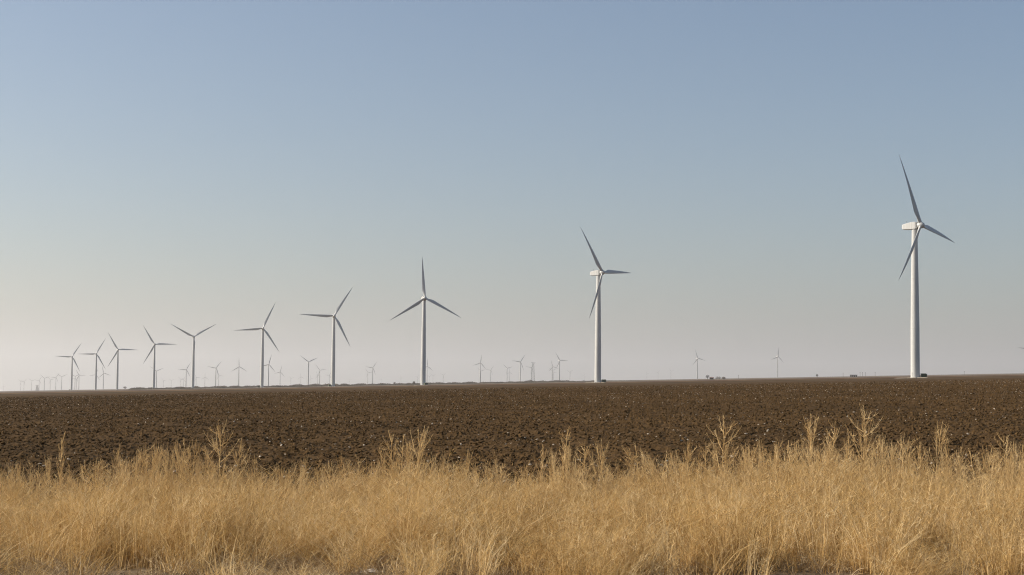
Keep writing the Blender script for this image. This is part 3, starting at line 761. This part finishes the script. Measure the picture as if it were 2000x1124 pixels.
# (pixel column, tip row, kind, lean, label)
weeds = [(128, 850, 4, .03, 'feathery weed, the leftmost tall one, against the dark field'),
 (200, 893, 2, .1, 'short weed just right of the leftmost tall one, barely clearing the grass'),
 (290, 868, 2, 0, 'short branched weed midway between the leftmost tall weed and the tallest left one'),
 (312, 885, 3, .15, 'spreading weed leaning right, left of the tallest weed of the left half'),
 (437, 832, 0, 0, 'tallest branching weed of the left half, fir shaped'),
 (415, 872, 4, -.05, 'slim weed touching the left side of the tallest left weed'),
 (474, 872, 3, .1, 'open forked weed right of the tallest weed of the left half'),
 (355, 880, 1, -.1, 'short branched weed midway between the left edge and the middle'),
 (696, 925, 2, .1, 'low weed in the dip left of the middle clump'),
 (765, 850, 1, -.08, 'left weed of the middle clump, leaning left'),
 (795, 848, 2, .05, 'centre weed of the middle clump, thin topped'),
 (828, 848, 3, .14, 'right weed of the middle clump, leaning right'),
 (980, 905, 2, 0, 'short weed on the low stretch right of the middle clump'),
 (1060, 872, 4, 0, 'first of the four slim weeds right of the middle'),
 (1103, 838, 4, 0, 'tallest of the four slim weeds right of the middle'),
 (1144, 858, 2, .04, 'third of the four slim weeds right of the middle, feathery'),
 (1178, 872, 3, .05, 'fourth of the slim weeds right of the middle, widely forked'),
 (1225, 885, 3, -.55, 'pale weed fallen over towards the left, right of the four slim weeds'),
 (1250, 893, 0, -.75, 'pale weed nearly flat on the grass, behind the fallen one'),
 (1340, 880, 1, 0, 'short weed left of the tall fir shaped weed of the right half'),
 (1378, 862, 2, -.05, 'weed close against the left of the tall fir shaped weed'),
 (1413, 822, 0, 0, 'tall fir shaped weed standing alone right of the middle'),
 (1470, 880, 3, .1, 'spreading low weed right of the lone fir shaped weed'),
 (1512, 868, 1, 0, 'first upright weed of the dense right hand group'),
 (1540, 860, 2, 0, 'second upright weed of the dense right hand group'),
 (1583, 826, 3, -.05, 'wide forked weed at the left of the tallest one'),
 (1632, 822, 2, .1, 'narrow feathery weed between the wide forked and the tallest weed'),
 (1660, 862, 4, 0, 'slim weed at the left foot of the tallest weed'),
 (1688, 803, 0, 0, 'tallest weed of all, reddish tipped, in the right hand group'),
 (1718, 862, 1, .05, 'branched weed just right of the tallest weed'),
 (1748, 868, 4, 0, 'slim weed second to the right of the tallest weed'),
 (1772, 852, 2, .06, 'feathery pale weed at the right end of the dense group'),
 (1838, 838, 3, .1, 'open weed leaning right, alone over the dark soil at right'),
 (1858, 890, 1, 0, 'short weed between the open leaning weed and the right edge'),
 (1905, 880, 4, 0, 'low slim weed third from the right edge'),
 (1963, 852, 1, -.03, 'tall straight weed next to the right edge'),
 (1993, 882, 2, .05, 'rightmost weed, touching the right edge')]
for i, (p, ty_, k, lean, lb) in enumerate(weeds):
    Dw = 17.3 + .6 * ((i * 37) % 10) / 10; hor = 764.2 - .0175 * p
    g = EYE - (ty_ - hor) * Dw / 3200; x = at(p, Dw)
    g = max(.5, g) / max(.3, math.cos(lean)) ; x0 = x - math.sin(lean) * g
    r = empty('dry_weed', (x0, Dw, gz(x0)), 0); r.rotation_euler = (((i * 13) % 7 - 3) * .015, lean, 0)
    r.rotation_mode = 'XYZ'
    sx = .8 + .35 * ((i * 17) % 10) / 10
    for nm, me in wp[k]:
        o = link_mesh(nm, me, r); o.matrix_local = Matrix.Rotation(i * 1.7, 4, 'Z') @ Matrix.Diagonal((sx, sx, g, 1))
    tag(r, lb, 'weed', 'tall dry weeds rising above the grass')

# finer stalks of the same weeds, too many to count, standing in and just above the grass
st_pr = []
for i, pr_ in enumerate(wp):
    V = []; F = []; T = []
    for nm, me in pr_:
        b = len(V); V += [tuple(v.co) for v in me.vertices]; F += [tuple(b + q for q in p.vertices) for p in me.polygons]; T += [a.value for a in me.attributes['tint'].data]
    me = bpy.data.meshes.new('stalk'); me.from_pydata(V, [], F); a = me.attributes.new('tint', 'FLOAT', 'POINT'); a.data.foreach_set('value', np.asarray(T, np.float32)); me.materials.append(M_weed)
    st_pr.append(bpy.data.objects.new('stalk_%02d' % i, me))
n = 1100; x = (rng.rand(n) * 2 - 1) * 10; y = 15.2 + 3.6 * rng.rand(n) ** .7
hh = grass_h(x, y) * (.75 + .62 * rng.rand(n) ** 1.8); wv = .28 + .34 * rng.rand(n)
scatter('weed_stalks', st_pr, np.stack([x, y, SLOPE * x], 1), np.stack([rng.randn(n) * .08, rng.randn(n) * .09 + .04, rng.rand(n) * 6.28], 1), np.stack([wv, wv, hh], 1), rng.randint(0, 5, n), 'many thin branching weed stalks standing in the ragged top of the grass', 'weeds')

# ------------------------------------------------------------------ air
def haze():
    mb = MB(); mb.box(-26000, 26000, -3200, 75000, -760, 1000)
    m = bpy.data.materials.new('haze air'); m.use_nodes = True; t = m.node_tree; t.nodes.clear()
    o = N(t, 'ShaderNodeOutputMaterial'); v = N(t, 'ShaderNodeVolumePrincipled'); v.inputs['Density'].default_value = 4.6e-5
    v.inputs['Color'].default_value = (.965, .955, .935, 1); v.inputs['Anisotropy'].default_value = .45
    t.links.new(v.outputs[0], o.inputs['Volume']); h = mb.build('haze', m); tag(h, kind='stuff', label='thin dusty haze over the plain', cat='haze')
haze()
